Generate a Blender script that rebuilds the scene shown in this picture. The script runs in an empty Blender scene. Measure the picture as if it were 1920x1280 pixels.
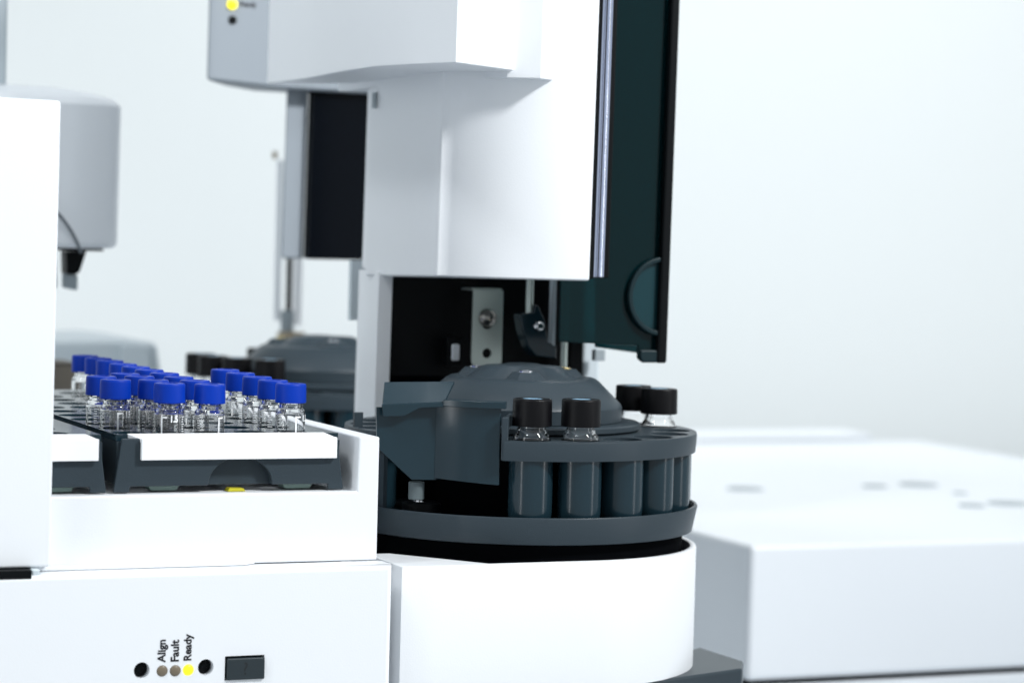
import bpy, bmesh, math, random
import numpy as np
from mathutils import Vector, Matrix
random.seed(7)
S = bpy.context.scene
COL = S.collection
PI = math.pi

# ------------------------------------------------------------------ camera
F = 4950.0
def _n(v): return v/np.linalg.norm(v)
_X = _n(np.array([11490., -80., F])); _Y = np.array([-2130., 280., F]); _Y = _n(_Y-_X*np.dot(_X, _Y)); _Z = np.cross(_X, _Y)
if _Z[1] < 0: _Z = -_Z
R = np.array([_X, _Y, _Z])
def ray(px, py): return R @ np.array([px-960., 640.-py, F])
C0 = np.array([0, 0, .20]) - ray(740, 1063)/F
def onY(px, py, y): r = ray(px, py); return C0 + r*(y-C0[1])/r[1]
def onZ(px, py, z): r = ray(px, py); return C0 + r*(z-C0[2])/r[2]
right, up, fwd = R[:, 0], R[:, 1], R[:, 2]
cam_d = bpy.data.cameras.new('camera'); cam = bpy.data.objects.new('camera', cam_d); COL.objects.link(cam)
m = Matrix(((right[0], up[0], -fwd[0], C0[0]), (right[1], up[1], -fwd[1], C0[1]), (right[2], up[2], -fwd[2], C0[2]), (0, 0, 0, 1)))
cam.matrix_world = m
cam_d.sensor_width = 36; cam_d.lens = F/1920*36; cam_d.clip_start = .05; cam_d.clip_end = 50
cam_d.dof.use_dof = True; cam_d.dof.focus_distance = 1.02; cam_d.dof.aperture_fstop = 10.5
S.camera = cam

# ------------------------------------------------------------------ light
w = bpy.data.worlds.new('World'); S.world = w; w.use_nodes = True
bg = w.node_tree.nodes['Background']; bg.inputs[0].default_value = (.89, .95, .99, 1); bg.inputs[1].default_value = .53
def area(name, loc, aim, size, power, color=(1, 1, 1), sy=None):
    l = bpy.data.lights.new(name, 'AREA'); l.energy = power; l.color = color; l.size = size
    if sy: l.shape = 'RECTANGLE'; l.size_y = sy
    o = bpy.data.objects.new(name, l); COL.objects.link(o); o.location = loc
    o.rotation_euler = (Vector(aim)-Vector(loc)).to_track_quat('-Z', 'Y').to_euler()
    return o
area('key_light', (.95, -1.20, 1.60), (.12, .08, .65), .26, 3.75, (1, 1, 1)).data.spread = math.radians(44)
area('ceiling_light', (-.2, .1, 2.0), (0, .2, 0), 1.4, 4.5, (.97, .99, 1), 2.2)
area('left_light', (-1.05, -.45, 2.0), (.05, .14, .35), .3, 12, (.95, .98, 1))
area('added_strip_light', (1.75, -1.35, .45), (.1, .08, .3), .16, 4.5, (.97, .98, 1), 1.7)  # added tall strip lamp for upright streak reflections on edge strip and wells
area('added_left_strip_light', (-1.75, -.55, .45), (.0, .08, .3), .10, 4.5, (.95, .98, 1), 1.5)  # second added strip lamp, for streaks on the left of the wells
area('wall_light', (1.05, .95, 2.2), (1.25, 1.75, .2), 1.2, 13, (1, 1, 1), 1.2).data.spread = math.radians(95)
S.view_settings.view_transform = 'Standard'; S.view_settings.look = 'None'
S.view_settings.exposure = 0; S.view_settings.gamma = 1
S.render.engine = 'CYCLES'

# ------------------------------------------------------------------ materials
def mat(name, col, rough=.4, metal=0, emit=None, es=1, trans=0, ior=1.45, coat=0, bump=0, bscale=900, var=0, spec=.5):
    m = bpy.data.materials.new(name); m.use_nodes = True; nt = m.node_tree; b = nt.nodes['Principled BSDF']
    b.inputs['Base Color'].default_value = (*col, 1); b.inputs['Roughness'].default_value = rough
    b.inputs['Metallic'].default_value = metal; b.inputs['IOR'].default_value = ior
    b.inputs['Transmission Weight'].default_value = trans; b.inputs['Coat Weight'].default_value = coat
    b.inputs['Specular IOR Level'].default_value = spec
    if emit: b.inputs['Emission Color'].default_value = (*emit, 1); b.inputs['Emission Strength'].default_value = es
    tc = nt.nodes.new('ShaderNodeTexCoord')
    if bump:
        no = nt.nodes.new('ShaderNodeTexNoise'); no.inputs['Scale'].default_value = bscale; no.inputs['Detail'].default_value = 3
        bu = nt.nodes.new('ShaderNodeBump'); bu.inputs['Strength'].default_value = bump; bu.inputs['Distance'].default_value = .0004
        nt.links.new(tc.outputs['Object'], no.inputs['Vector']); nt.links.new(no.outputs['Fac'], bu.inputs['Height'])
        nt.links.new(bu.outputs['Normal'], b.inputs['Normal'])
    if var:
        n2 = nt.nodes.new('ShaderNodeTexNoise'); n2.inputs['Scale'].default_value = 14; n2.inputs['Detail'].default_value = 5
        mr = nt.nodes.new('ShaderNodeMapRange'); mr.inputs[3].default_value = rough-var; mr.inputs[4].default_value = rough+var
        nt.links.new(tc.outputs['Object'], n2.inputs['Vector']); nt.links.new(n2.outputs['Fac'], mr.inputs[0]); nt.links.new(mr.outputs[0], b.inputs['Roughness'])
    return m
WHITE = mat('white_plastic', (.80, .83, .86), .42, bump=.12, bscale=1500, var=.06)
WHITE2 = mat('white_enamel', (.80, .84, .88), .35, var=.05)
LABEL = mat('label_white', (.88, .90, .92), .5)
GREYSHADED = mat('shaded_grey_enclosure', (.25, .285, .32), .45, var=.05)  # light grey darkened so the colour carries the rear tower's shade
GREYP = mat('light_grey_plastic', (.55, .62, .66), .45, var=.05)
DARK = mat('charcoal_plastic', (.031, .045, .056), .38, bump=.15, bscale=1800, var=.06, spec=.3)
DARKG = mat('charcoal_gloss', (.010, .027, .038), .2, bump=.04, bscale=700, var=.05)
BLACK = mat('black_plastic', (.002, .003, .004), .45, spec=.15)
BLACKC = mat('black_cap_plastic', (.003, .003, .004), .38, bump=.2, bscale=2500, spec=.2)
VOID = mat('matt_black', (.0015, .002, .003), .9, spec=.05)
BLUE = mat('blue_cap_plastic', (.0, .033, .37), .45, spec=.2, bump=.06, bscale=1500, var=.05)
BLUED = mat('blue_septum', (.03, .12, .35), .5)
SEPT = mat('pale_blue_septum', (.35, .62, .85), .3)
STEEL = mat('satin_steel', (.62, .70, .66), .42, metal=.7, var=.06)
CHROME = mat('chrome', (.8, .82, .85), .08, metal=1)
BRASS = mat('brass', (.75, .62, .32), .18, metal=1)
GLASS = mat('clear_glass', (1, 1, 1), .0, trans=1, ior=1.45)
CLEAR = mat('clear_acrylic', (.88, .91, 1), .07, metal=1)
SMOKE = mat('smoked_acrylic', (.001, .030, .036), .13, trans=.66, spec=.35, ior=1.35)
SMOKEO = mat('smoked_frame', (.008, .022, .027), .4, var=.05, spec=.25)
TEAL = mat('teal_acrylic', (.001, .034, .044), .3, trans=.1)
PRINT = mat('white_print', (.85, .88, .9), .6)
INK = mat('black_ink', (.006, .006, .01), .6)
INKS = mat('grey_ink', (.12, .14, .16), .6)
LEDON = mat('lit_yellow_lamp', (.9, .8, .02), .3, emit=(1, .86, .01), es=1.15)
LEDOFF = mat('unlit_lamp', (.17, .14, .10), .28)
AMBER = mat('amber_plastic', (.34, .28, .19), .5)
BROWN = mat('taupe_plastic', (.075, .068, .055), .6)
YEL = mat('yellow_plastic', (.50, .46, .02), .4)
PALE = mat('pale_green_rubber', (.25, .36, .33), .6)
MILK = mat('milky_plastic', (.78, .82, .86), .45)
WALL = mat('wall_paint', (.80, .835, .835), .8, bump=.1, bscale=60)
BENCH = mat('bench_laminate', (.70, .74, .78), .4, var=.05)
DIMP = mat('pale_grey_dimple', (.42, .47, .50), .6)
HOLE = mat('grey_recess', (.30, .35, .38), .6)

# ------------------------------------------------------------------ mesh helpers
ORG = {}
def empty(name, loc, label=None, cat=None, group=None, kind=None):
    o = bpy.data.objects.new(name, None); COL.objects.link(o); o.location = loc; o.empty_display_size = .01
    ORG[o.name] = Vector(loc); tag(o, label, cat, group, kind); return o
def tag(o, label=None, cat=None, group=None, kind=None):
    if label: o['label'] = label
    if cat: o['category'] = cat
    if group: o['group'] = group
    if kind: o['kind'] = kind
    return o
def obj(name, bm, ma, parent=None, bevel=0, seg=3, angle=35, recalc=True, pre=None, weight=None):
    if pre:
        for v in bm.verts: pre(v)
    if weight:
        wl = bm.edges.layers.float.new('bevel_weight_edge')
        for e in bm.edges:
            if weight(e): e[wl] = 1
    if recalc: bmesh.ops.recalc_face_normals(bm, faces=bm.faces)
    if parent is not None:
        org = ORG[parent.name]
    else:
        zs = [v.co for v in bm.verts]
        org = Vector(((min(v.x for v in zs)+max(v.x for v in zs))/2, (min(v.y for v in zs)+max(v.y for v in zs))/2, min(v.z for v in zs)))
    for v in bm.verts: v.co -= org
    me = bpy.data.meshes.new(name)
    for f in bm.faces: f.smooth = True
    bm.to_mesh(me); bm.free()
    me.set_sharp_from_angle(angle=math.radians(angle))
    me.materials.append(ma)
    o = bpy.data.objects.new(name, me); COL.objects.link(o)
    if parent is not None: o.parent = parent
    else: o.location = org
    ORG[o.name] = org
    if bevel:
        b = o.modifiers.new('bevel', 'BEVEL'); b.width = bevel; b.segments = seg; b.limit_method = 'ANGLE'; b.angle_limit = math.radians(35); b.harden_normals = True
        if weight: b.limit_method = 'WEIGHT'
    return o
def prism(pts, z0, z1, bm=None, f=lambda a, b, c: (a, b, c)):
    """polygon pts (a,b) extruded over c"""
    bm = bm or bmesh.new()
    lo = [bm.verts.new(f(a, b, z0)) for a, b in pts]; hi = [bm.verts.new(f(a, b, z1)) for a, b in pts]
    n = len(pts)
    bm.faces.new(lo[::-1]); bm.faces.new(hi)
    for i in range(n): bm.faces.new((lo[i], lo[(i+1) % n], hi[(i+1) % n], hi[i]))
    return bm
def prismXZ(pts, y0, y1, bm=None): return prism(pts, y0, y1, bm, lambda x, z, y: (x, y, z))
def prismYZ(pts, x0, x1, bm=None): return prism(pts, x0, x1, bm, lambda y, z, x: (x, y, z))
def box(x0, x1, y0, y1, z0, z1, bm=None): return prism([(x0, y0), (x1, y0), (x1, y1), (x0, y1)], z0, z1, bm)
def lathe(prof, c=(0, 0, 0), seg=48, bm=None, axis='Z', closed=False):
    """prof: list of (r,h); r=0 ends are closed to a point"""
    bm = bm or bmesh.new(); rings = []
    def T(x, y, h):
        if axis == 'Z': return (c[0]+x, c[1]+y, c[2]+h)
        if axis == 'Y': return (c[0]+x, c[1]+h, c[2]+y)
        return (c[0]+h, c[1]+x, c[2]+y)
    for r, h in prof:
        if r <= 1e-9: rings.append([bm.verts.new(T(0, 0, h))])
        else: rings.append([bm.verts.new(T(r*math.cos(2*PI*i/seg), r*math.sin(2*PI*i/seg), h)) for i in range(seg)])
    pairs = list(zip(rings, rings[1:]))
    if closed: pairs.append((rings[-1], rings[0]))
    for a, b in pairs:
        for i in range(seg):
            j = (i+1) % seg
            if len(a) == 1 and len(b) == 1: continue
            if len(a) == 1: bm.faces.new((a[0], b[j], b[i]))
            elif len(b) == 1: bm.faces.new((a[i], a[j], b[0]))
            else: bm.faces.new((a[i], a[j], b[j], b[i]))
    return bm
def cyl(c, r, h, bm=None, seg=32, axis='Z', r2=None):
    r2 = r if r2 is None else r2
    return lathe([(0, 0), (r, 0), (r2, h), (0, h)], c, seg, bm, axis)
def circ(cx, cy, r, n=40, a0=0, a1=2*PI, end=False):
    k = n if not end else n-1
    return [(cx+r*math.cos(a0+(a1-a0)*i/k), cy+r*math.sin(a0+(a1-a0)*i/k)) for i in range(n)]
def plate(outline, holes, z0, z1):
    """flat plate with real holes, made by filling a 2D curve"""
    cu = bpy.data.curves.new('p', 'CURVE'); cu.dimensions = '2D'; cu.fill_mode = 'BOTH'; cu.extrude = (z1-z0)/2
    K = 100.
    cu.extrude *= K
    for pts in [outline]+holes:
        s = cu.splines.new('POLY'); s.points.add(len(pts)-1); s.use_cyclic_u = True
        for p, q in zip(s.points, pts): p.co = (q[0]*K, q[1]*K, 0, 1)
    t = bpy.data.objects.new('p', cu); me = t.to_mesh(); bm = bmesh.new(); bm.from_mesh(me); t.to_mesh_clear()
    bpy.data.objects.remove(t); bpy.data.curves.remove(cu)
    bmesh.ops.remove_doubles(bm, verts=bm.verts, dist=1e-4)
    for v in bm.verts: v.co = Vector((v.co.x/K, v.co.y/K, v.co.z/K+(z0+z1)/2))
    return bm
def textmesh(s, size, bold=0, align='LEFT'):
    cu = bpy.data.curves.new('t', 'FONT'); cu.body = s; cu.size = 1; cu.offset = bold; cu.align_x = align; cu.resolution_u = 4
    t = bpy.data.objects.new('t', cu); COL.objects.link(t); bpy.context.view_layer.update()
    me = t.to_mesh(); bm = bmesh.new(); bm.from_mesh(me); t.to_mesh_clear()
    bpy.data.objects.remove(t); bpy.data.curves.remove(cu)
    for v in bm.verts: v.co *= size
    return bm
def children(o): return [c for c in bpy.data.objects if c.parent == o]
def copy_tree(o, parent=None):
    kids = children(o)
    c = o.copy(); COL.objects.link(c)
    if parent is not None: c.parent = parent
    for k in kids: copy_tree(k, c)
    return c

# ------------------------------------------------------------------ setting
tag(obj('wall', box(-3, 5, 1.75, 1.85, -.9, 3), WALL), kind='structure')
tag(obj('bench_top', box(-1.2, 2.6, -.25, 1.6, -.03, 0), BENCH, bevel=.004), kind='structure')
tag(obj('floor', box(-3, 5, -3, 1.75, -.95, -.9), BENCH), kind='structure')

# ------------------------------------------------------------------ autosampler (left white unit)
au = empty('autosampler', (-.12, .1, 0), 'white tray autosampler with status lamps lettered Align, Fault and Ready and a black button', 'autosampler')
# cabinet with real pockets for lamps: front plate with holes
lamps = {'hole1': onY(266, 1256, 0), 'l1': onY(304, 1257, 0), 'l2': onY(328.5, 1256.5, 0), 'l3': onY(353, 1255, 0), 'hole2': onY(386, 1250, 0)}
HR = .0030; LR = .0021
holes = [circ(lamps[k][0], lamps[k][2], HR if 'hole' in k else LR, 32) for k in lamps]
bL = onY(422, 1228, 0); bR = onY(495, 1272, 0)
bx0, bx1, bz0, bz1 = bL[0], bR[0], onY(460, 1273, 0)[2], onY(460, 1228, 0)[2]
holes.append([(bx0, bz0), (bx1, bz0), (bx1, bz1), (bx0, bz1)])
pm = plate([(-.30, .02), (-.0006, .02), (-.0006, .2011), (-.30, .2011)], holes, -.004, 0)
for v in pm.verts: v.co = Vector((v.co.x, -v.co.z, v.co.y))
obj('front_panel', pm, WHITE, au, angle=40, bevel=.0022, seg=6, weight=lambda e: all(v.co.y < .0001 and (v.co.z > .2010 or v.co.x > -.0007) for v in e.verts))
obj('top_shelf', box(-.30, -.0008, .0042, .0125, .1975, .2010), WHITE, au)
obj('cabinet', box(-.30, -.0008, .0045, .30, .02, .1968), WHITE, au, bevel=.001)
# housing : L shaped outline, cradle floor
hx = onY(708, 1000, .0125)[0]
HZ = .2277; WT = .2485
hb = prismXZ([(-.30, .2012), (hx, .2012), (hx, WT), (hx-.0082, WT), (hx-.0088, HZ), (-.30, HZ)], .0125, .30)
obj('tray_housing', hb, WHITE, au, bevel=.0008)
# recess groove at foot of the housing
gL = onZ(95, 1071, .2015); gR = onZ(478, 1061, .2015)
obj('shelf_step', prism([(-.30, .0085), (gR[0]-.002, .0085), (gR[0]+.003, .0124), (-.30, .0124)], .2012, .2026), WHITE, au, bevel=.0003)
for k in ('hole1', 'hole2'):
    p = lamps[k]
    bm = lathe([(HR+.0001, .0002), (HR+.0001, .0040)], (p[0], 0, p[2]), 32, None, 'Y')
    h = obj('screw_socket', bm, WHITE, au)
    obj('socket_screw', lathe([(0, .0026), (.0012, .0026), (.0014, .0030), (.0026, .0032), (.0029, .0038), (0, .0039)], (p[0], 0, p[2]), 28, None, 'Y'), BLACK, au)
for k, ma, lb in (('l1', LEDOFF, 'unlit brown lamp'), ('l2', LEDOFF, 'unlit brown lamp'), ('l3', LEDON, 'lit yellow lamp')):
    p = lamps[k]
    prof = [(0, -.0007)]+[(LR*.97*math.sin(a), -.0007+.0008*(1-math.cos(a))) for a in [PI/2*i/6 for i in range(1, 7)]]+[(LR*.97, .003), (0, .003)]
    tag(obj('indicator_lamp', lathe(prof, (p[0], 0, p[2]), 28, None, 'Y'), ma, au), lb)
def wall_text(s, px, py0, py1, ma, parent, Y=0, bold=.012, k=1.0):
    """text running upwards, starting at py0 and ending at py1, right edge baseline at px"""
    a = onY(px, py0, Y); b = onY(px, py1, Y); L = b[2]-a[2]
    bm = textmesh(s, 1, bold)
    xs = [v.co.x for v in bm.verts]; w0, w1 = min(xs), max(xs)
    sc = L/(w1-w0)
    for v in bm.verts: x, y = v.co.x, v.co.y; v.co = Vector((a[0]-y*sc*k, Y-.00012, a[2]+(x-w0)*sc))
    return obj('lettering', bm, ma, parent, recalc=False)
wall_text('Align', 309.5, 1241, 1198, INK, au, bold=.03)
wall_text('Fault', 334.5, 1239, 1198, INK, au, bold=.03)
wall_text('Ready', 358, 1237, 1187, INK, au, bold=.03)
bt = obj('push_button', box(bx0+.0007, bx1-.0001, -.0012, .0035, bz0+.0001, bz1-.0008), mat('button_plastic', (.02, .03, .036), .32, var=.05), au, bevel=.0005)
obj('button_well', box(bx0-.002, bx1+.002, .0037, .0043, bz0-.002, bz1+.002), VOID, au)
q = textmesh('?', .0066, 0, 'CENTER')
zc = (bz0+bz1)/2
for v in q.verts: v.co = Vector(((bx0+bx1)/2+v.co.x, -.00128, zc-.0024+v.co.y))
obj('button_mark', q, mat('button_mark', (.010, .013, .015), .5), bt, recalc=False)

# tall left tower standing on the unit
tx = onY(98, 900, .004)[0]; tz = onY(60, 187, .004)[2]; tb = onY(60, 1064, .004)[2]
tw = empty('transfer_tower', (tx-.06, .05, tb), 'tall plain white tower box at the left edge in front of the vial racks', 'instrument tower')
bm = box(tx-.14, tx, .004, .060, tb, tz)
for v in bm.verts:
    if v.co.z > .3 and v.co.x > tx-.01: v.co.x += .0008
    if v.co.z > .3 and v.co.x < tx-.1: v.co.z += .0022
obj('casing', bm, WHITE, tw, bevel=.0012)
fx = onY(55, 1070, .004)[0]
obj('foot', box(fx-.08, fx, .0, .05, tb-.0036, tb-.0002), BLACK, tw, bevel=.0004)
obj('foot_end', box(fx+.0002, fx+.0034, .001, .05, tb-.0034, tb-.0002), GREYP, tw, bevel=.0008)

# ------------------------------------------------------------------ vial racks
RX0, RX1, RT = -.1035, -.0165, .2494
colsX = [-.0335, -.0495, -.0655, -.0815, -.0965]
rowsY = [.028+.0212*k for k in range(11)]
RYF = .0175
rk = empty('vial_rack', (-.06, .02, HZ), 'charcoal vial rack on the right, filled with blue-capped vials, white label strip in front', 'vial rack', 'charcoal vial racks side by side')
hol = [circ(x, y, .0064, 32) for x in colsX for y in rowsY]
obj('hole_plate', plate([(RX0, .0210), (RX1, .0210), (RX1, .262), (RX0, .262)], hol, RT-.0025, RT), DARKG, rk, angle=40)
low = plate([(RX0+.001, .022), (RX1-.001, .022), (RX1-.001, .261), (RX0+.001, .261)], [circ(x, y, .0063, 24) for x in colsX for y in rowsY], RT-.012, RT-.0105)
obj('lower_plate', low, DARK, rk, angle=40)
lp0, lp1 = onY(266, 840, RYF-.0022)[0], onY(632, 840, RYF-.0022)[0]
# front face with finger arch and feet
ax = onY(451, 900, RYF)[0]; ar = .0122
zt = RT-.0012; zb = HZ+.0004
arch = [(ax+ar*1.02*math.cos(a), zb+.0022+ar*.86*math.sin(a)) for a in [PI*i/28 for i in range(29)]]
xl, xr = RX0-.0008, RX1+.0008
out = [(xl-.0007, zb), (xl+.0055, zb), (xl+.0057, zb+.0022)]+[(p[0], p[1]) for p in arch[::-1]]+[(xr-.0057, zb+.0022), (xr-.0055, zb), (xr+.0007, zb), (xr-.0022, zt), (xr-.0054, zt), (xr-.0054, zt-.003), (lp0+.0006, zt-.003), (lp0+.0006, zt), (xl+.0022, zt)]
obj('front_panel', prismXZ(out, RYF, RYF+.0014), DARK, rk, bevel=.0005)
obj('arch_recess', box(RX0+.004, RX1-.004, RYF+.0042, RYF+.0046, HZ+.0026, zt-.004), DARK, rk)
arc2 = bmesh.new()
N = 28
A = [(ax+ar*1.02*math.cos(PI*i/N), zb+.0022+ar*.86*math.sin(PI*i/N)) for i in range(N+1)]
B = [(ax+ar*1.06*math.cos(PI*i/N), zb+.0022+ar*.90*math.sin(PI*i/N)) for i in range(N+1)]
prismXZ(A+B[::-1], RYF+.0015, RYF+.0041, arc2); obj('arch_rim', arc2, DARK, rk)
for s in (0, 1):
    x = RX1 if s else RX0
    obj('side_wall', box(min(x, x+(.0018 if not s else -.0018)), max(x, x+(.0018 if not s else -.0018)), RYF+.0016, .261, HZ+.003, RT-.0026), DARK, rk)
    pp = onY(305 if s == 0 else 555, 918, RYF+.006)
    obj('rubber_foot', prismXZ([(pp[0]-.0062, zb+.0022), (pp[0]+.0062, zb+.0022), (pp[0]+.0048, zb+.0002), (pp[0]-.0048, zb+.0002)], RYF+.0045, RYF+.012), PALE, rk)
# white label strip
lz0 = onY(450, 860.5, RYF-.0022)[2]
LT = RT-.0006
lb = bmesh.new()
ys = RYF-.0024
box(lp0, lp1, ys, ys+.0022, lz0, LT-.0006, lb)
o = obj('label_strip', lb, LABEL, rk, bevel=.0002)
bkx = onY(238, 816, .0213)[0]
# top tray of strip: sloping to the plate
bm = bmesh.new()
v = [bm.verts.new(p) for p in ((lp0, ys+.0023, LT-.0007), (lp1, ys+.0023, LT-.0007), (lp1-.0035, .0213, RT+.0003), (bkx, .0213, RT+.0003),
                               (lp0, ys+.0023, LT-.0022), (lp1, ys+.0023, LT-.0022), (lp1-.0035, .0213, RT-.0012), (bkx, .0213, RT-.0012))]
for f in ((0, 1, 2, 3), (4, 7, 6, 5), (0, 4, 5, 1), (1, 5, 6, 2), (2, 6, 7, 3), (3, 7, 4, 0)): bm.faces.new([v[i] for i in f])
obj('label_ledge', bm, LABEL, rk, bevel=.00015)
rk2 = copy_tree(rk); rk2.location.x -= .0925
rk2['label'] = 'empty charcoal vial rack on the left, mostly hidden by the tall white tower'
# yellow catch seen under the arch
yp = onY(442, 922, RYF+.002)
tag(obj('release_catch', prismXZ([(yp[0]-.0036, HZ+.0002), (yp[0]+.0034, HZ+.0002), (yp[0]+.0026, HZ+.0013), (yp[0]-.0028, HZ+.0014)], RYF+.0008, RYF+.005), YEL, au), 'small yellow catch under the rack')

# ------------------------------------------------------------------ blue capped vials
CT = .2678
def make_vial(name, R0, capr, caph, neck, top, bot, capm, septm, blue=True):
    """vial with glass body, cap, septum. z absolute for the thing base"""
    v = empty(name, (0, 0, bot))
    th = .00045*R0/.0058
    cb = top-caph
    nr = capr*.70
    o = [(0, bot), (R0-.0008, bot), (R0-.0002, bot+.0004), (R0, bot+.0012), (R0, bot+.0016), (R0, cb-neck-.0030), (R0, cb-neck-.0025), (R0-.0001, cb-neck-.0018), (R0-.0004, cb-neck-.0011), (R0-.0011, cb-neck-.0003), (nr+.0006, cb-neck+.0006), (nr, cb-neck+.0013), (nr, cb-neck+.0018), (nr, top-.0012)]
    i = [(nr-th*1.6, top-.0012), (nr-th*1.6, cb-neck+.0018), (nr-th*1.6, cb-neck+.0010), (nr-th*.8, cb-neck-.0002), (R0-.0011-th, cb-neck-.0013), (R0-.0002-th, cb-neck-.0019), (R0-th, cb-neck-.0026), (R0-th, cb-neck-.0031), (R0-th, bot+.0024), (R0-th, bot+.0020), (R0-.0014, bot+.0012), (0, bot+.0012)]
    obj('glass_body', lathe(o+i, (0, 0, 0), 48), GLASS, v, angle=50)
    prof = [(nr+.0003, cb), (capr-.0002, cb), (capr, cb+.0002), (capr*.985, top-.0008), (capr*.97, top-.0003), (capr*.93, top), (capr*.56, top+.0001), (capr*.53, top-.0002), (capr*.53, top-.0014), (nr+.0003, top-.0015)]
    c = obj('cap', lathe(prof, (0, 0, 0), 56, closed=True), capm, v, angle=40)
    obj('septum', cyl((0, 0, top-(.0012 if blue else .0004)), capr*.52, .0003), septm, c)
    return v
def print_marks(v, R0, z0, ang=0):
    """white graduation: an L bracket, 1.5 and ticks wrapped on the glass"""
    bm = bmesh.new(); r = R0+.00012
    def wrap(b, x0, z):
        for q in b.verts:
            a = ang+(x0+q.co.x)/R0; q.co = Vector((r*math.sin(a), -r*math.cos(a), z+q.co.y))
    def rect(x0, x1, za, zb):
        n = 6
        A = []
        for k in range(n+1):
            a = ang+(x0+(x1-x0)*k/n)/R0; A.append((bm.verts.new((r*math.sin(a), -r*math.cos(a), za)), bm.verts.new((r*math.sin(a), -r*math.cos(a), zb))))
        for p, q in zip(A, A[1:]): bm.faces.new((p[0], q[0], q[1], p[1]))
    rect(-.0024, -.0018, z0-.0085, z0); rect(-.0018, -.0001, z0-.0006, z0)
    for k in range(7): rect(-.0095, -.0082 if k % 2 else -.0088, z0-.0012*k-.0003, z0-.0012*k)
    for k in range(9): rect(.0060, .0072 if k % 3 else .0078, z0-.0009*k-.0003, z0-.0009*k)
    t = textmesh('1.5', .0034, .035)
    for q in t.verts: q.co.x *= .78
    wrap(t, .0009, z0-.0020)
    me = bpy.data.meshes.new('t'); t.to_mesh(me); t.free(); bm.from_mesh(me); bpy.data.meshes.remove(me)
    return obj('printed_scale', bm, PRINT, v, recalc=False)
bot = HZ+.006
vp = make_vial('vial', .0057, .00595, .0073, .0016, CT, bot, BLUE, BLUED)
print_marks(vp, .0057, CT-.0122)
tag(vp, 'x', 'vial', 'blue-capped glass vials in the right rack')
ORD = ['first', 'second', 'third', 'fourth', 'fifth', 'sixth', 'seventh', 'eighth', 'ninth', 'tenth']
files = [(-.0335, [0, 1, 2, 3, 4], 'rightmost file, beside the white tray wall'), (-.0655, list(range(10)), 'long middle file of ten'),
         (-.0815, [0, 1, 2, 3], 'short file left of the long one'), (-.0965, [1, 2], 'pair at the far left of the rack')]
# camera-facing azimuth of the printed mark
first = True
for x, ks, nm in files:
    for n_, k in enumerate(ks):
        y = rowsY[k]
        if x == -.0815 and k == 1: x_ = x-.0002
        else: x_ = x+random.uniform(-.0003, .0003)
        o = vp if first else copy_tree(vp); first = False
        o.location = (x_, y+random.uniform(-.0003, .0003), bot+random.uniform(-.0002, .0002))
        face = math.atan2(C0[0]-x, -(C0[1]-y))           # turn so that -Y side looks to the camera
        rot = face
        if (x, k) == (-.0815, 0): rot += math.radians(-6)
        elif (x, k) == (-.0655, 0): rot += math.radians(60)
        elif (x, k) == (-.0335, 0): rot += math.radians(44)
        elif (x, k) == (-.0965, 1): rot += math.radians(32)
        else: rot += random.uniform(-1.6, 2.6)
        o.rotation_euler = (0, 0, rot)
        if x == -.0815 and k == 0: lab = 'front blue-capped vial whose white 1.5 scale faces the camera'
        elif nm.startswith('pair'): lab = 'blue-capped glass vial, %s of the pair at the far left of the rack' % ('front one' if n_ == 0 else 'rear one')
        else: lab = 'blue-capped vial, %s from the front in the %s' % (ORD[n_], nm)
        o['label'] = lab

# ------------------------------------------------------------------ carousel
AX = onY(975, 850, .081)[0]; AY = .081; RR = .0738
NW = 20; RWELL = .0635
VIEW = math.atan2(C0[1]-AY, C0[0]-AX)         # azimuth from axis to camera
def pol(r, a, z=0): return (AX+r*math.cos(a), AY+r*math.sin(a), z)
WELLA = [VIEW+math.radians(4.0+18*k) for k in range(NW)]
def oncyl(px, r, far=False):
    d = ray(px, 800)[:2]; d = d/np.linalg.norm(d); o = C0[:2]-np.array([AX, AY]); b = o@d; c = o@o-r*r; D = max(b*b-c, 0)
    t = -b+(math.sqrt(D) if far else -math.sqrt(D)); p = o+t*d; return math.atan2(p[1], p[0])
def zat(py, px, r):   # z for pixel row at front of cylinder r
    a = oncyl(px, r); p = pol(r, a); return onY(px, py, p[1])[2]
ca = empty('vial_carousel', (AX, AY, .20), 'charcoal round vial carousel with domed hub under the front injector, holding black-capped vials', 'carousel', 'charcoal vial carousels')
zt_, zb_ = zat(829, 1060, RR), zat(866, 1060, RR)
a_start = oncyl(945, RR)           # front end of the ring
a_gap0 = oncyl(722, RR)
# C-shaped ring top
def arcpts(r, a0, a1, n): return [(AX+r*math.cos(a0+(a1-a0)*i/n), AY+r*math.sin(a0+(a1-a0)*i/n)) for i in range(n+1)]
span0, span1 = a_start, a_gap0+2*PI
outl = arcpts(RR-.0002, span0, span1, 120)+arcpts(.0475, span1, span0, 100)
wh = []
for k, a in enumerate(WELLA):
    aa = a
    if aa < span0+.12: aa += 2*PI
    if span0+.12 < aa < span1-.12: wh.append((k, a))
hol = [circ(*pol(RWELL, a)[:2], .0079, 40) for k, a in wh]
obj('ring_plate', plate(outl, hol, zt_-.0020, zt_), DARK, ca, angle=40)
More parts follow.
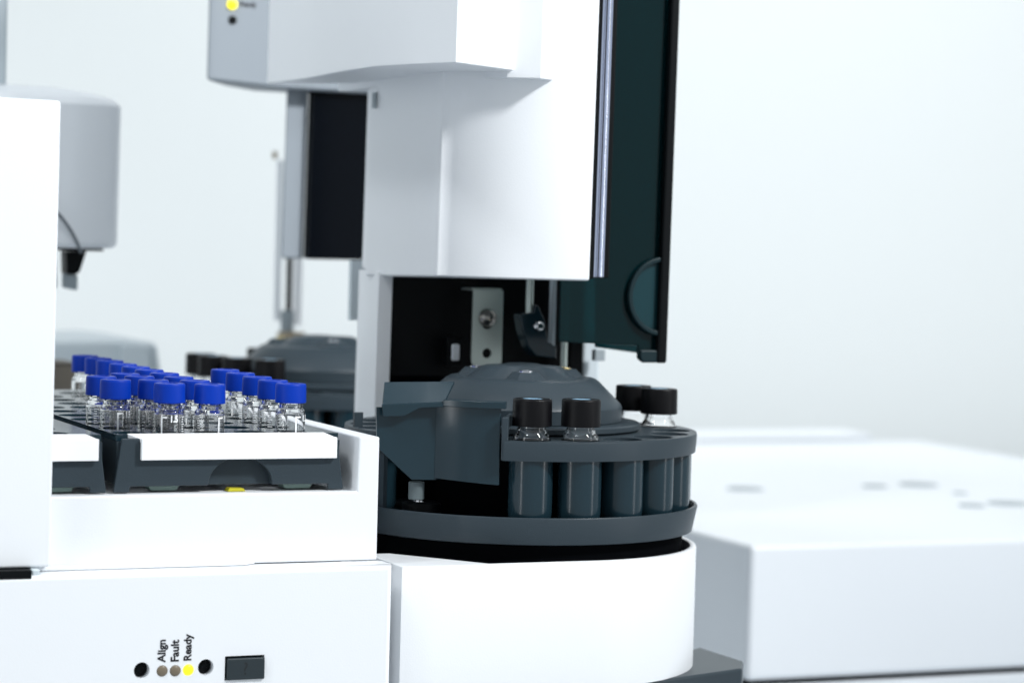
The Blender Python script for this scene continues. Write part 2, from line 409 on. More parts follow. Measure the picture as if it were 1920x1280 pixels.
# rim wall, full round-over
bm = bmesh.new(); n = 140
prof = [(RR-.0016, zt_-.0003), (RR-.0008, zt_+.0001), (RR-.0002, zt_-.0002), (RR, zt_-.0009), (RR-.0005, zb_), (RR-.0022, zb_+.0001)]
rings = []
for i in range(n+1):
    a = span0+(span1-span0)*i/n; rings.append([bm.verts.new(pol(r, a, z)) for r, z in prof])
for p, q in zip(rings, rings[1:]):
    for j in range(len(prof)): bm.faces.new((p[j], q[j], q[(j+1) % len(prof)], p[(j+1) % len(prof)]))
bm.faces.new(rings[0]); bm.faces.new(rings[-1][::-1])
obj('rim', bm, DARK, ca)
# lower dish
zt2, zb2 = zat(972, 1040, RR+.001), zat(1024, 1040, RR)
R2 = RR+.0012
obj('lower_dish', lathe([(0, zb2), (R2-.0035, zb2), (R2-.0022, zb2+.0004), (R2-.0002, zt2-.0006), (R2-.0005, zt2), (R2-.0015, zt2+.0001), (R2-.0020, zt2-.0006), (R2-.0032, zb2+.0030), (0, zb2+.0030)], (AX, AY, 0), 128), DARK, ca, angle=40)
obj('drum', lathe([(.043, zb2+.0032), (.047, zt_-.0024), (.047, zt_-.0022), (0, zt_-.0022)], (AX, AY, 0), 64), VOID, ca)
# wells (cups)
wr = .0088
for k, a in wh:
    c = pol(RWELL, a)
    zlow = zb2+.0060
    prof = [(0, zlow), (wr*.45, zlow+.0001), (wr*.72, zlow+.0007), (wr*.9, zlow+.002), (wr*.97, zlow+.004), (wr, zlow+.007), (wr, zt_-.0022), (wr-.0008, zt_-.0021), (wr-.0009, zlow+.005), (0, zlow+.004)]
    obj('well', lathe(prof, (c[0], c[1], 0), 40), DARKG, ca, angle=50)
# hub disc and dome
zr = zt_
obj('hub_disc', lathe([(.028, zr+.0004), (.0492, zr+.0004), (.0500, zr+.0010), (.0500, zr+.0028), (.0492, zr+.0034), (.028, zr+.0040)], (AX, AY, 0), 96, closed=True), DARK, ca, angle=30)
zd = zr+.0036
dome = obj('dome', lathe([(.0405, zd), (.0420, zd+.0003), (.0422, zd+.0060), (.0416, zd+.0072), (.0322, zd+.0165), (.0302, zd+.0176), (.0270, zd+.0178), (.0225, zd+.0172), (0, zd+.0172)], (AX, AY, 0), 96), DARK, ca, angle=28)
# faceted crown: three lobes
cr = bmesh.new()
def star(scale, n=120):
    return [(AX+scale*r*math.cos(a), AY+scale*r*math.sin(a)) for a, r in [(2*PI*i/n, .0150+.0042*math.cos(3*(2*PI*i/n-VIEW-PI/3))) for i in range(n)]]
lo = [cr.verts.new((x, y, zd+.0172)) for x, y in star(1.35)]; hi = [cr.verts.new((x, y, zd+.0222)) for x, y in star(.95)]; tp = [cr.verts.new((x, y, zd+.0226)) for x, y in star(.86)]
for A_, B_ in ((lo, hi), (hi, tp)):
    for i in range(len(lo)): j = (i+1) % len(lo); cr.faces.new((A_[i], A_[j], B_[j], B_[i]))
cr.faces.new(tp); cr.faces.new(lo[::-1])
obj('crown', cr, DARK, dome, angle=25)
for k in range(3):
    a = VIEW+math.radians(4)+2*PI*k/3
    c = pol(.0205, a)
    if k: c = pol(.0212, a)
    obj('boss', lathe([(.0098, zd+.0165), (.0058, zd+.0204), (.0054, zd+.0206), (0, zd+.0206)], (c[0], c[1], 0), 8), DARK, dome, angle=20)
    sc_ = obj('screw', lathe([(.0030, zd+.0205), (.0030, zd+.0211), (.0024, zd+.0214), (.0013, zd+.0214), (.0012, zd+.0209), (0, zd+.0209)], (c[0], c[1], 0), 24), BRASS if k == 1 else CHROME, dome, angle=30)
# guard bracket on the left front
RB = .0700
gtop, gbot = zat(766, 880, RB), zat(907, 900, RB)
a0, a1 = oncyl(816, RB), oncyl(938, RB)
cpts = arcpts(RB, a0, a1, 24); inner = arcpts(RB-.0020, a1, a0, 24)
left_end = onY(706, 800, pol(RB, a0)[1]+.004)
pA = np.array(cpts[0]); pL = np.array([left_end[0], left_end[1]])
bm = bmesh.new()
prism(cpts+inner, gbot-.0002, gtop+.0012, bm)
for v in bm.verts:
    if v.co.z < (gbot+gtop)/2:
        t = (math.atan2(v.co.y-AY, v.co.x-AX)-a0)/(a1-a0); v.co.z += .0014*(1-t)
obj('guard_wall', bm, DARKG, ca, bevel=.0003)
# flat plate left of it, with the diagonal cut
def pt(px, py): # point on the flat plate's vertical plane through pL,pA
    n_ = np.array([pA[1]-pL[1], -(pA[0]-pL[0])]); r = ray(px, py); t = (n_@(pA-C0[:2]))/(n_@r[:2]); return C0+r*t
nrm = np.array([pA[1]-pL[1], -(pA[0]-pL[0]), 0]); nrm /= np.linalg.norm(nrm)
if nrm@(C0-np.array([*pA, .25])) > 0: nrm = -nrm
def slab(pxs, th=.002, off=0):
    bm = bmesh.new(); f_ = [pt(*p)+nrm*off for p in pxs]; b_ = [p+nrm*th for p in f_]
    A_ = [bm.verts.new(p) for p in f_]; B_ = [bm.verts.new(p) for p in b_]; n = len(pxs)
    bm.faces.new(A_); bm.faces.new(B_[::-1])
    for i in range(n): bm.faces.new((A_[i], B_[i], B_[(i+1) % n], A_[(i+1) % n]))
    return bm
obj('guard_plate', slab([(706, 763), (818.5, 763), (818.5, 899.5), (772, 899), (707, 838)]), DARKG, ca, bevel=.0002)
# folded top flange of the guard
bm = bmesh.new()
f_ = [pt(713, 756)-nrm*.004, pt(830, 752)-nrm*.003, pt(866, 719)+nrm*.014, pt(733, 720)+nrm*.014]
lowr = [p-np.array([0, 0, .0012]) for p in f_]
A_ = [bm.verts.new(p) for p in f_]; B_ = [bm.verts.new(p) for p in lowr]
bm.faces.new(A_); bm.faces.new(B_[::-1])
for i in range(4): bm.faces.new((A_[i], B_[i], B_[(i+1) % 4], A_[(i+1) % 4]))
obj('guard_flange', bm, DARKG, ca, bevel=.0002)
obj('flange_lip', slab([(713, 757), (829, 753.5), (829, 761.5), (783, 763), (755, 778), (715, 779)], .0016, -.004), DARKG, ca, bevel=.0002)
# curved skirt that ends in the clip beside the vials
zs0, zs1 = zat(755, 880, RB+.0012), zat(764, 880, RB+.0012)
a0s = oncyl(829, RB+.0018)
skp = arcpts(RB+.0018, a0s, a1+.03, 24)+arcpts(RB-.0040, a1+.03, a0s, 24)
obj('guard_skirt', prism(skp, zs1, zs0+.0008), DARKG, ca, bevel=.0003)
a2 = oncyl(947, RR-.001)
bm = bmesh.new()
for (ra, rb_, zz0, zz1, w_) in ((RR-.0035, RR-.0005, zb_, zt_+.0092, .018), (.050, RR-.0034, zt_+.0045, zt_+.0092, .018)):
    prism([pol(ra, a2-w_)[:2], pol(rb_, a2-w_)[:2], pol(rb_, a2+w_)[:2], pol(ra, a2+w_)[:2]], zz0, zz1, bm)
obj('clip', bm, DARK, ca, bevel=.0005)
# left tab on the ring + support wall + post beneath the guard
a3 = oncyl(668, RR-.003)
obj('ring_tab', box(pol(RR-.004, a3)[0]-.0022, pol(RR-.004, a3)[0]+.0016, pol(RR-.004, a3)[1]-.001, pol(RR-.004, a3)[1]+.001, zt_-.0015, zt_+.0060), DARK, ca, bevel=.0002)
a4 = oncyl(713, R2-.002)
obj('support_wall', prism(arcpts(R2-.0026, a4-.10, a4+.03, 6)+arcpts(R2-.0045, a4+.03, a4-.10, 6), zt2-.004, gtop-.016), DARK, ca)
c = onY(781, 905, .045)
obj('post', cyl((c[0], .045, zat(920, 781, .055)-.001), .0032, .007, r2=.0032), mat('grey_post', (.10, .13, .14), .5), ca, bevel=.0003)
for px, rr_ in ((790, .0085), (925, .008)):
    c = onY(px, 945, .058)
    obj('floor_boss', lathe([(rr_, zb2+.003), (rr_*.92, zb2+.0125), (rr_*.8, zb2+.0132), (0, zb2+.0132)], (c[0], .058, 0), 32), BLACK, ca, angle=40)
c = onY(787, 945, .058)
obj('floor_screw', lathe([(.0028, zb2+.0130), (.0026, zb2+.0138), (0, zb2+.0141)], (c[0], .058, 0), 20), CHROME, ca)

# rear carousel: copy
rc_y = .385
rc = onY(600, 700, rc_y); RROT = math.radians(139)
ca2 = copy_tree(ca); ca2.location = (rc[0], rc_y, .197); ca2.rotation_euler = (0, 0, RROT); ca2['label'] = 'blurred charcoal carousel with black-capped vials behind the blue-capped vials'
obj_c = ca2
# black capped vials on carousels
vtop = onY(1085, 748, pol(RWELL, WELLA[1])[1])[2]
bv = make_vial('vial', .0072, .0079, .0108, .0022, vtop, zb2+.0125, BLACKC, SEPT, False)
tag(bv, 'black-capped glass vial at the front of the near carousel, beside the guard clip', 'vial', 'black-capped vials on the near carousel')
bv.location = pol(RWELL, WELLA[0], bv.location.z)
def near_well(px, far):
    best = None
    for k, a in wh:
        p = np.array(pol(RWELL, a, vtop)); q = R.T@(p-C0); x = 960+F*q[0]/q[2]
        isfar = q[2] > (R.T@(np.array([AX, AY, vtop])-C0))[2]
        if isfar == far and (best is None or abs(x-px) < best[0]): best = (abs(x-px), k, a, x)
    return best
lst = [(WELLA[1], 'black-capped glass vial at the front of the near carousel, right of the first')]
b1 = near_well(1224, True); b2 = near_well(1180, True)
if b1[1] == b2[1]: b2 = (0, b1[1]+1, WELLA[(b1[1]+1) % NW], 0)
print('rear wells', b1, b2)
lst += [(b1[2], 'black-capped vial at the right rear of the near carousel, nearer of the two'), (b2[2], 'black-capped vial at the right rear of the near carousel, farther of the two')]
for a, lab in lst:
    o = copy_tree(bv); o.location = pol(RWELL, a, bv.location.z); o.rotation_euler = (0, 0, a); o['label'] = lab
dx, dy = rc[0]-AX, rc_y-AY
def rear(px):
    best = None
    for k, a in enumerate(WELLA):
        p = np.array(pol(RWELL, a, vtop))+np.array([dx, dy, 0]); q = R.T@(p-C0); x = 960+F*q[0]/q[2]
        print('rear', k, round(x), round(640-F*q[1]/q[2]), round(q[2], 3))
rear(0)
vlab = ['first', 'second', 'third', 'fourth']
REARV = [(-1, 'rightmost of the row of four'), (-2, 'third of the row of four'), (-3, 'second of the row of four'), (-4, 'leftmost of the row of four'), (-8, 'alone behind the row')]
for k, lab in REARV:
    a = WELLA[k % NW]-math.radians(5)
    o = copy_tree(bv); p = pol(RWELL, a, bv.location.z); o.location = (p[0]+dx, p[1]+dy, p[2]-.003); o['label'] = 'blurred black-capped vial on rear carousel, '+lab
    o['group'] = 'black-capped vials on the rear carousel'

# ------------------------------------------------------------------ white carousel base
cb = empty('carousel_base', (AX, AY, .15), 'white rounded drum housing under the near carousel, right of the lamp panel', 'carousel base')
RS = RR+.0010; yf = AY-RS
shz = onY(925, 1057, yf)[2]
xL = onY(752, 1150, yf)[0]
SB = onY(1240, 1276, AY-RS*.9)[2]
outl = [(xL, yf), (AX-.01, yf)]+[(AX+RS*math.cos(a), AY+RS*math.sin(a)) for a in [-PI/2+PI*i/60 for i in range(0, 61)]]+[(AX, AY+RS), (xL, AY+RS)]
t = .0028
inn = [(xL+t, yf+t), (AX-.01, yf+t)]+[(AX+(RS-t)*math.cos(a), AY+(RS-t)*math.sin(a)) for a in [-PI/2+PI*i/60 for i in range(0, 61)]]+[(AX, AY+RS-t), (xL+t, AY+RS-t)]
def shell(o_, i_, z0, z1, rnd=.0009):
    bm = bmesh.new(); n = len(o_)
    def sh(P, Q, k): return [(p[0]+(q[0]-p[0])*k, p[1]+(q[1]-p[1])*k) for p, q in zip(P, Q)]
    levels = [(o_, z0), (o_, z1-rnd), (sh(o_, i_, .12), z1-rnd*.3), (sh(o_, i_, .32), z1), (sh(o_, i_, .7), z1), (sh(o_, i_, .92), z1-rnd*.3), (i_, z1-rnd), (i_, z0)]
    L = [[bm.verts.new((x, y, z)) for x, y in P] for P, z in levels]
    for a, b in zip(L, L[1:]+L[:1]):
        for i in range(n): j = (i+1) % n; bm.faces.new((a[i], a[j], b[j], b[i]))
    return bm
obj('shell', shell(outl, inn, SB, shz), WHITE, cb, angle=30)
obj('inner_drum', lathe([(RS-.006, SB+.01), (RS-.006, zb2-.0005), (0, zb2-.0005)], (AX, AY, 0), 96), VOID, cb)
d0, d1, d2 = onZ(712, 1036, shz), onZ(925, 1056.5, shz), (xL+.0005, yf+.0004)
obj('corner_deck', prism([(xL+.0004, yf+.0012), (d1[0], yf+.0012), (d1[0], yf+.0032), (d0[0]+.004, d0[1]), (xL+.0004, d0[1])], shz-.003, shz-.00025), WHITE, cb, bevel=.0002)
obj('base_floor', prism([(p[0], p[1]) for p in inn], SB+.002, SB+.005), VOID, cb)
lower = [(AX+(p[0]-AX)*.97, AY+(p[1]-AY)*.97) for p in outl]
obj('lower_step', prism(lower, SB-.012, SB-.0002), DARK, cb, bevel=.0006)
# side wall to the back in shadow, seam
# dark mounting plate at lower right
mp = onZ(1300, 1215, .150)
mz = .149
pts = [onZ(*p, mz) for p in ((1262, 1225), (1312, 1212), (1394, 1238), (1392, 1252), (1225, 1276))]
obj_m = empty('mounting_plate', (pts[1][0], pts[1][1], .12), 'dark grey bracket block low between the drum housing and the big white cabinet', 'bracket')
obj('plate', prism([(p[0], p[1]) for p in pts]+[(AX, pts[-1][1]-.0), (AX, pts[0][1]+.02)], .10, mz), DARK, obj_m, bevel=.0012)

# ------------------------------------------------------------------ near injector tower
TILT = .010
def lean(bm, z0=.308, x0=0):
    for v in bm.verts: v.co.x += TILT*(v.co.z-z0)
    return bm
TOPZ = .56
it = empty('injector_tower', (.09, .15, .19), 'tall white injector tower with overhanging faceted head above the near carousel', 'injector tower', 'injector towers')
BZ = .3081
ex, ey = onY(1106, 524, .062)[0], .062
Rb = .068; bc = (ex, ey+Rb)
def _px(x, y, z): q = R.T@(np.array([x, y, z])-C0); return 960+F*q[0]/q[2]
AD = min(range(30, 80), key=lambda d: abs(_px(bc[0]-Rb*math.sin(math.radians(d)), bc[1]-Rb*math.cos(math.radians(d)), BZ)-832))
arc = [(bc[0]+Rb*math.cos(a), bc[1]+Rb*math.sin(a)) for a in [math.radians(270-AD+AD*i/24) for i in range(25)]]
p0 = arc[0]
s1 = onY(817, 520, p0[1]+.0017); s2 = onY(690, 520, .186)
body = arc+[(ex+.002, .19), (s2[0], .19), (s2[0]-.0005, .186), (s1[0], s1[1]), ]
obj('casing', lean(prism(body, BZ, TOPZ)), WHITE, it, bevel=.0010, pre=lambda v: setattr(v.co, 'z', v.co.z-.0024) if v.co.y > .15 and v.co.z < .32 and v.co.x < .07 else None)
# head tiers
z1 = onY(855, 118, .03)[2]
hp = [onZ(*p, z1) for p in ((855, 118), (965, 133))]
lf = [onZ(*p, z1) for p in ((780, 121), (700, 126), (640, 135), (575, 147.5), (512, 156), (500, 157))]
tier1 = [(p[0], p[1]) for p in hp]+[(hp[1][0]+.004, .19), (lf[-1][0]+.004, lf[-1][1])]+[(p[0], p[1]) for p in lf[::-1]]
obj('head', lean(prism(tier1, z1, TOPZ), z1), WHITE, it, bevel=.0006)
z2 = onY(1015, 148, .058)[2]
t2 = [onZ(*p, z2) for p in ((1015, 148), (1068, 155))]
l2 = [onZ(*p, z2) for p in ((950, 146.8), (850, 150), (760, 157), (690, 165), (634, 172))]
tier2 = [(p[0], p[1]) for p in t2]+[(t2[1][0], .19), (l2[-1][0]+.004, l2[-1][1])]+[(p[0], p[1]) for p in l2[::-1]]
obj('head_collar', lean(prism(tier2, z2, TOPZ-.001), z2), WHITE, it, bevel=.0005)
# leg (rear left column)
la = onY(708, 600, .165); lb_ = onY(670, 760, .215); lc = onY(735, 600, .165)
leg = [(la[0], .165), (lc[0], .165), (lc[0]+.002, .215), (lb_[0], .215)]
lu = onY(678, 520, .215)
obj('rear_column', lean(prism([(s2[0]+.0003, .1875), (s2[0]+.05, .1875), (s2[0]+.05, .215), (lu[0], .215)], BZ+.0004, TOPZ-.003)), WHITE, it, bevel=.0008)
obj('column', lean(prism(leg, .20, BZ+.0002)), WHITE, it, bevel=.0010)
bp = onY(1055, 600, .168)
obj('back_plate', box(lc[0]+.0002, onY(1092, 690, .176)[0], .176, .182, .20, BZ+.02), VOID, it)
obj('black_back_panel', box(lc[0]+.0004, onY(1052, 690, .172)[0], .168, .1755, .262, BZ-.002), BLACK, it)  # black panel in front of the back plate
c = onY(667, 500, .24)
obj('side_plate', box(onY(657, 500, .24)[0], c[0]+.006, .238, .242, onY(660, 600, .24)[2], onY(660, 488, .24)[2]), GREYP, it)
# slot near top of the column
c = onY(701, 188, .180)
obj('slot', lean(box(c[0]-.0009, c[0]-.0003, .178, .182, onY(701, 203, .18)[2], onY(701, 174, .18)[2]), BZ), HOLE, it)
# steel bracket with keyhole screw
def rectpx(x0, y0, x1, y1, Y): a = onY(x0, y1, Y); b = onY(x1, y0, Y); return a[0], b[0], a[2], b[2]
x0, x1, za, zb3 = rectpx(884, 545, 944, 686, .150)
c0 = onY(913, 662, .150); ck = onY(914, 606, .150)
rr = .0025
out = [(x0+rr, za)]+[(x1-rr, za)]+[(x1, za+rr), (x1, zb3), (x0, zb3), (x0, za+rr)]
out = circ(x0+rr, za+rr, rr, 8, PI, 1.5*PI, True)+circ(x1-rr, za+rr, rr, 8, 1.5*PI, 2*PI, True)+[(x1, zb3), (x0, zb3)]
pm = plate(out, [circ(c0[0], c0[2], .0022, 24), circ(ck[0], ck[2], .0027, 24)], -.151, -.150)
for v in pm.verts: v.co = Vector((v.co.x, -v.co.z, v.co.y))
br = obj('steel_bracket', pm, STEEL, it, angle=40)
obj('bracket_fold', box(x0, x1, .152, .164, zb3-.0002, zb3+.0008), STEEL, br)
sp = onY(916, 596, .148)
obj('bracket_screw', lathe([(0, -.0035), (.0020, -.0032), (.0036, -.0018), (.0042, 0), (.0030, .002)], (sp[0], .149, sp[2]), 24, None, 'Y'), mat('dark_steel', (.30, .29, .27), .22, metal=1), br)
x0, x1, za, zb3 = rectpx(848, 645, 863, 676, .155)
obj('sensor_window', box(x0, x1, .155, .157, za, zb3), MILK, it, bevel=.0008)
x0, x1, za, zb3 = rectpx(838, 632, 868, 686, .158)
obj('sensor_block', box(x0, x1, .158, .163, za, zb3), BLACK, it, bevel=.0006)
# syringe rod, clip and needle guide
p = onY(993, 560, .125)
obj('guide_rod', cyl((p[0], .125, onY(993, 604, .125)[2]), .0017, .03), STEEL, it)
pts = [(975, 590), (1000, 585), (1003, 572), (1010, 572), (1022, 600), (1028, 640), (1044, 650), (1044, 672), (1005, 668), (990, 650), (980, 620)]
cl = obj('clip_block', prismXZ([(onY(a, b, .122)[0], onY(a, b, .122)[2]) for a, b in pts], .122, .130), DARKG, it, bevel=.0008)
sp = onY(1012, 612, .120)
obj('clip_screw', lathe([(0, -.0025), (.0015, -.0022), (.0024, -.001), (.0026, 0)], (sp[0], .1215, sp[2]), 20, None, 'Y'), CHROME, cl)
p = onY(1040, 560, .13); obj('slide_rail', box(p[0]-.0008, p[0]+.0008, .13, .134, onY(1040, 655, .13)[2], BZ+.01), GREYP, it)
p = onY(1057, 670, .14); obj('needle_guide', cyl((p[0], .14, .25), .0016, BZ-.25), STEEL, it)
x0, x1, za, zb3 = rectpx(1068, 640, 1091, 720, .150)
obj('stop_block', box(x0, x1, .150, .160, za-.01, zb3+.02), BLACK, it)
x0, x1, za, zb3 = rectpx(1090, 655, 1126, 735, .178)
obj('arm_block', box(x0, x1, .178, .190, za-.01, zb3+.01), GREYP, it, bevel=.002)
x0, x1, za, zb3 = rectpx(1112, 655, 1132, 676, .17)
obj('latch', box(x0, x1, .168, .172, za, zb3), HOLE, it, bevel=.0005)
# open smoked door on the right
DY = .100
def dp(px, py, y=DY): q = onY(px, py, y); return (q[0], q[2])
do = empty('door_root', (0, 0, 0)); bpy.data.objects.remove(do)
panel = [dp(1056, 300), dp(1262, 300), dp(1250, 655), dp(1199, 655), dp(1196, 650), dp(1050, 641)]
panel = [dp(1072, -180), dp(1266, -180), dp(1247, 678), dp(1203, 678), dp(1197, 672), dp(1197, 648), dp(1050, 641)]
dr = obj('door', prismXZ(panel, DY, DY+.0022), SMOKE, it, bevel=.0005)
# inner reflector lining (smoky opaque skin behind the lower half)
obj('door_back', prismXZ([dp(1115, -180, DY+.03), dp(1262, -180, DY+.03), dp(1242, 668, DY+.03), dp(1118, 651, DY+.03)], DY+.030, DY+.0322), SMOKE, dr, bevel=.0005)
obj('door_edge', prismXZ([dp(1267, -180, DY-.004), dp(1283, -180, DY-.004), dp(1251, 681, DY-.004), dp(1233, 681, DY-.004)], DY-.004, DY-.0005), BLACK, dr, bevel=.0012)
obj('door_foot', prismXZ([dp(1201, 656, DY-.003), dp(1239, 656, DY-.003), dp(1239, 680, DY-.003), dp(1206, 680, DY-.003), dp(1201, 674, DY-.003)], DY-.003, DY-.0005), SMOKEO, dr, bevel=.0008)
# crescent finger grip: ring segment + inner disc
gc = dp(1243, 556, DY-.002); gr = abs(dp(1176, 556, DY-.002)[0]-gc[0])
def hd(r, n=36): return [(gc[0]+r*.98*math.cos(a), gc[1]+r*math.sin(a)) for a in [PI/2+PI*i/n for i in range(n+1)]]
obj('grip_rim', prismXZ(hd(gr)+hd(gr*.87)[::-1], DY-.0030, DY-.0003), SMOKEO, dr, bevel=.0007)
obj('grip_disc', prismXZ(hd(gr*.855), DY-.0008, DY-.0003), TEAL, dr)
# bright round-over strip (clear acrylic tube along body edge)
tb_ = dp(1122, 519, .072); tt = dp(1141, -180, .072)
bm = bmesh.new()
pa, pb = onY(1120.5, 519, .066), onY(1145, -180, .066)
sec = [(-.0024+.0048*i/24, -.0016*math.sin(PI*i/24)-.0011*math.cos(i*.8)) for i in range(25)]+[(.0024, .004), (-.0024, .004)]
A_ = [bm.verts.new((pa[0]+x, .066+y, pa[2])) for x, y in sec]; B_ = [bm.verts.new((pb[0]+x, .066+y, pb[2])) for x, y in sec]
bm.faces.new(A_[::-1]); bm.faces.new(B_)
for i in range(len(sec)): j = (i+1) % len(sec); bm.faces.new((A_[i], A_[j], B_[j], B_[i]))
obj('edge_strip', bm, CLEAR, dr, angle=70)
obj('edge_backing', prismXZ([dp(1107, 521, .072), dp(1141, 521, .072), dp(1164, -180, .072), dp(1131, -180, .072)], .0715, .0735), BLACK, dr, bevel=.0006)
obj('edge_seal', prismXZ([dp(1105.5, 523, .0625), dp(1113, 523, .0625), dp(1137, -180, .0625), dp(1130, -180, .0625)], .0635, .0712), BLACK, dr)

# ------------------------------------------------------------------ rear injector tower
RY = .36
ri = empty('injector_tower', (.1, RY+.05, .19), 'blurred rear injector tower with lit yellow lamp and black side window behind the near one', 'injector tower', 'injector towers')
hx0 = onY(388, 80, RY)[0]; hz = onY(387, 151, RY)[2]
obj('head', prismXZ([(hx0, hz), (onY(520, 166, RY)[0], onY(520, 166, RY)[2]), (.22, hz-.004), (.22, TOPZ), (hx0+.001, TOPZ)], RY, RY+.04), GREYSHADED, ri, bevel=.002, pre=lambda v: setattr(v.co, 'x', v.co.x+.021) if v.co.y > RY+.03 and v.co.x < hx0+.01 else None)
b0, b1, b2_ = onY(529, 400, RY+.012)[0], onY(571, 400, RY+.012)[0], onY(720, 400, RY+.012)[0]
bzz = onY(550, 485, RY+.012)[2]
obj('casing', lean(box(b0, b1, RY+.012, RY+.030, bzz, TOPZ-.01)), GREYSHADED, ri, bevel=.0012, pre=lambda v: setattr(v.co, 'x', v.co.x+.009) if v.co.y > RY+.02 and v.co.x < b0+.006 else None)
obj('side_window', lean(box(b1+.0003, b2_, RY+.006, RY+.014, bzz, TOPZ-.01)), mat('black_acrylic', (.002, .003, .005), .15, spec=.15), ri, bevel=.001)
obj('hidden_light_blocker', box(b1+.055, .30, RY+.0165, RY+.16, bzz+.002, TOPZ-.02), GREYSHADED, ri, bevel=.001)  # unseen box added to keep light off the rear carousel
p = onY(435, 9, RY)
tag(obj('indicator_lamp', lathe([(0, -.002), (.0020, -.0016), (.0026, -.0006), (.0026, .001)], (p[0], RY, p[2]), 24, None, 'Y'), LEDON, ri), 'lit yellow lamp')
p = onY(436, 38, RY)
tag(obj('indicator_lamp', lathe([(0, -.001), (.0020, -.0008), (.0024, .0005)], (p[0], RY, p[2]), 24, None, 'Y'), BLACK, ri), 'unlit dark lamp')
tx_ = textmesh('Ready', .0036, .02); a = onY(449, 12, RY)
for v in tx_.verts: v.co = Vector((a[0]+v.co.x, RY-.0002, a[2]+v.co.y))
obj('lettering', tx_, INK, ri, recalc=False)
# dark machine block under rear carousel
p0_, p1_ = onY(470, 745, .40), onY(700, 745, .40)
rb_ = empty('carousel_base', (p0_[0]+.04, .42, .15), 'dark block carrying the rear carousel, with a small white mark', 'carousel base')
obj('block', box(p0_[0], p1_[0]+.02, .345, .50, .12, .2015), DARK, rb_, bevel=.003)
p = onY(624, 747, .343)
obj('white_mark', box(p[0]-.0032, p[0]+.0032, .3435, .3448, p[2]-.001, p[2]+.001), LABEL, rb_)

# ------------------------------------------------------------------ blurred upright syringe behind
sy = empty('syringe', (onY(540, 640, .56)[0], .56, .2), 'blurred upright milky syringe with amber base behind the rear carousel', 'syringe')
def cyl_px(name, pxc, w, y0, y1, Y, ma):
    a = onY(pxc, y1, Y); b = onY(pxc, y0, Y); r = abs(onY(pxc+w/2, y1, Y)[0]-a[0])
    return obj(name, cyl((a[0], Y, a[2]), r, b[2]-a[2], seg=24), ma, sy, bevel=.0004)
cyl_px('barrel', 519, 11, 300, 600, .56, MILK); cyl_px('plunger_cap', 515, 9, 284, 298, .56, AMBER)
cyl_px('rod', 541, 11, 480, 582, .56, BLACK); cyl_px('sleeve', 556, 16, 480, 610, .58, LABEL)
cyl_px('collar', 538, 24, 582, 622, .56, HOLE); cyl_px('seat', 545, 50, 622, 660, .56, AMBER)

# ------------------------------------------------------------------ gripper head, upper left
GY = .34
gx1 = onY(231, 330, GY+.02)[0]; gz0 = onY(220, 467, GY)[2]; gz1 = onY(228, 190, GY)[2]
gh = empty('gripper_head', (gx1-.03, GY+.03, gz0), 'blurred grey rounded gripper head hanging behind the tall white tower, black jaw below', 'gripper head')
def rounded(x0, x1, y0, y1, r, n=12):
    P = []
    for cx, cy, a0 in ((x0+r, y0+r, PI), (x1-r, y0+r, 1.5*PI), (x1-r, y1-r, 0), (x0+r, y1-r, .5*PI)):
        P += circ(cx, cy, r, n, a0, a0+PI/2, True)
    return P
obj('cover', lean(prism(rounded(gx1-.085, gx1, GY, GY+.08, .034, 20), gz0, gz1), gz0), WHITE2, gh, bevel=.003)
top2 = onY(150, 166, GY+.03)[2]
bm = bmesh.new(); P_ = rounded(gx1-.084, gx1-.001, GY+.001, GY+.079, .033, 20); cx_, cy_ = gx1-.060, GY+.04; L_ = []
for sc1, dz in ((1, -.001), (.97, .0012), (.90, .0028), (.75, .0048), (.5, .0065), (.2, .0072)): L_.append([bm.verts.new((cx_+(x-cx_)*sc1, cy_+(y-cy_)*sc1, gz1+dz)) for x, y in P_])
for A_, B_ in zip(L_, L_[1:]):
    for i in range(len(P_)): j = (i+1) % len(P_); bm.faces.new((A_[i], A_[j], B_[j], B_[i]))
bm.faces.new(L_[-1]); bm.faces.new(L_[0][::-1])
obj('cover_cap', lean(bm, gz0), WHITE2, gh, angle=50)
xm = onY(6, 80, GY+.04)[0]
obj('mast', box(xm-.05, xm, GY+.03, GY+.07, gz1+.003, TOPZ+.05), GREYP, gh, bevel=.002)
a = onY(100, 470, GY+.02); b = onY(188, 470, GY+.02)
obj('base_plate', box(a[0], b[0]-.001, GY+.01, GY+.06, gz0-.0014, gz0-.0002), BLACK, gh)
def gpx(pts, Y, th): return prismXZ([(onY(x, y, Y)[0], onY(x, y, Y)[2]) for x, y in pts], Y, Y+th)
obj('jaw', gpx([(124, 471), (163, 471), (150, 510), (142, 515), (125, 513)], GY+.02, .012), BLACK, gh, bevel=.0006)
obj('jaw_tip', gpx([(122, 512), (147, 516), (146, 545), (122, 540)], GY+.022, .008), HOLE, gh, bevel=.001)
obj('needle', gpx([(98, 471), (106, 471), (108, 540), (98, 540)], GY+.02, .006), HOLE, gh, bevel=.001)
# cable
pts = [onY(x, y, GY-.004) for x, y in ((85, 380), (105, 396), (125, 420), (140, 445), (150, 468), (153, 474))]
cu = bpy.data.curves.new('c', 'CURVE'); cu.dimensions = '3D'; cu.bevel_depth = .0009; cu.bevel_resolution = 3
s_ = cu.splines.new('NURBS'); s_.points.add(len(pts)-1); s_.use_endpoint_u = True; s_.order_u = 3
for p_, q_ in zip(s_.points, pts): p_.co = (*q_, 1)
t_ = bpy.data.objects.new('c', cu); COL.objects.link(t_); bpy.context.view_layer.update()
me = bpy.data.meshes.new_from_object(t_); bm = bmesh.new(); bm.from_mesh(me); bpy.data.objects.remove(t_)
obj('cable', bm, INKS, gh, angle=60)

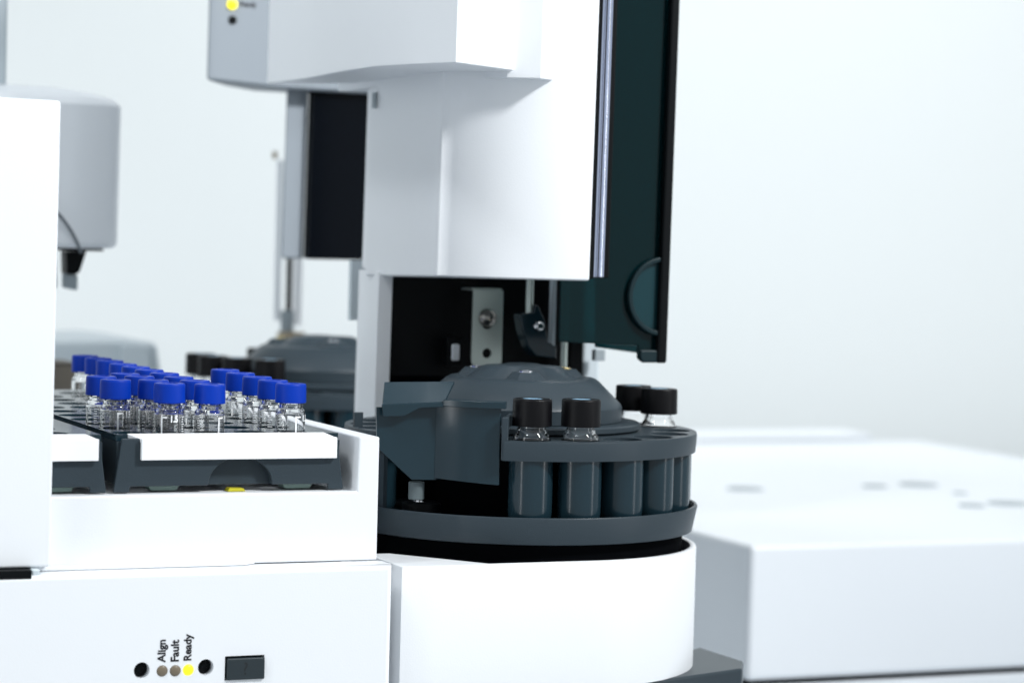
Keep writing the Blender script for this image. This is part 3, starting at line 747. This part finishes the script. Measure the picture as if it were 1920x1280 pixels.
# ------------------------------------------------------------------ grey instrument and taupe block, rear left
def trap(name, pts, Y, th, ma, parent, bv=.002): return obj(name, gpx(pts, Y, th), ma, parent, bevel=bv)
gi = empty('instrument_cover', (-.03, .72, 0), 'blurred pale grey sloping instrument cover behind the far blue vials', 'instrument cover')
trap('cover', [(20, 640), (235, 636), (296, 642), (318, 790), (20, 790)], .62, .12, GREYP, gi, .004)
trap('raised_panel', [(228, 646), (280, 648), (282, 700), (228, 700)], .615, .0045, GREYP, gi, .001)
trap('base', [(20, 792), (330, 792), (340, 1000), (20, 1000)], .60, .2, GREYP, gi, .004)
tbk = empty('block', (-.05, .46, .2), 'small blurred taupe block beside the farthest blue vial', 'block')
trap('body', [(80, 684), (143, 684), (143, 760), (80, 760)], .44, .03, BROWN, tbk, .001)
trap('cap_strip', [(78, 680), (145, 680), (145, 683), (78, 683)], .439, .032, BROWN, tbk, .0005)

# ------------------------------------------------------------------ gas chromatograph cabinet, right
GYF = .30
g0 = onY(1408, 1022, GYF); GT = g0[2]; gb = onY(1398, 1280, GYF)[2]
gback = onZ(1700, 826, GT)
gxr = gback[0]+.01
gs = empty('gas_chromatograph', (g0[0]+.2, GYF+.3, 0), 'large blurred white instrument cabinet with flat dimpled top at the right', 'instrument')
slot = onY(1780, 1258, GYF)[2]
obj('cabinet', box(g0[0], gxr, GYF, gback[1], slot, GT), WHITE2, gs, bevel=.0035, seg=4)
obj('slot', box(g0[0]+.002, gxr-.002, GYF+.006, gback[1]-.01, slot-.003, slot-.0002), BLACK, gs)
obj('lower_cabinet', box(g0[0]-.0, gxr, GYF+.001, gback[1], .0, slot-.0032), WHITE2, gs, bevel=.002)
for (x, y, r) in ((1397, 917, .010), (1640, 912, .007), (1722, 909, .011), (1822, 948, .007), (1890, 944, .011), (1800, 925, .004)):
    p = onZ(x, y, GT)
    obj('vent_dimple', lathe([(0, .0002), (r*.8, .0002), (r, .0009), (r*1.15, .0009), (r*1.2, 0)], (p[0], p[1], GT), 32), DIMP, gs)
p0_, p1_ = onZ(1290, 822, GT), onZ(1690, 822, GT)
obj('rear_ridge', prism([(p0_[0]-.2, gback[1]+.03), (p1_[0]-.02, gback[1]+.03), (p1_[0]-.02, gback[1]+.08), (p0_[0]-.2, gback[1]+.08)], 0, GT+.003), WHITE2, gs, bevel=.004)
print('GC', g0, gback, 'objs', len(bpy.data.objects))
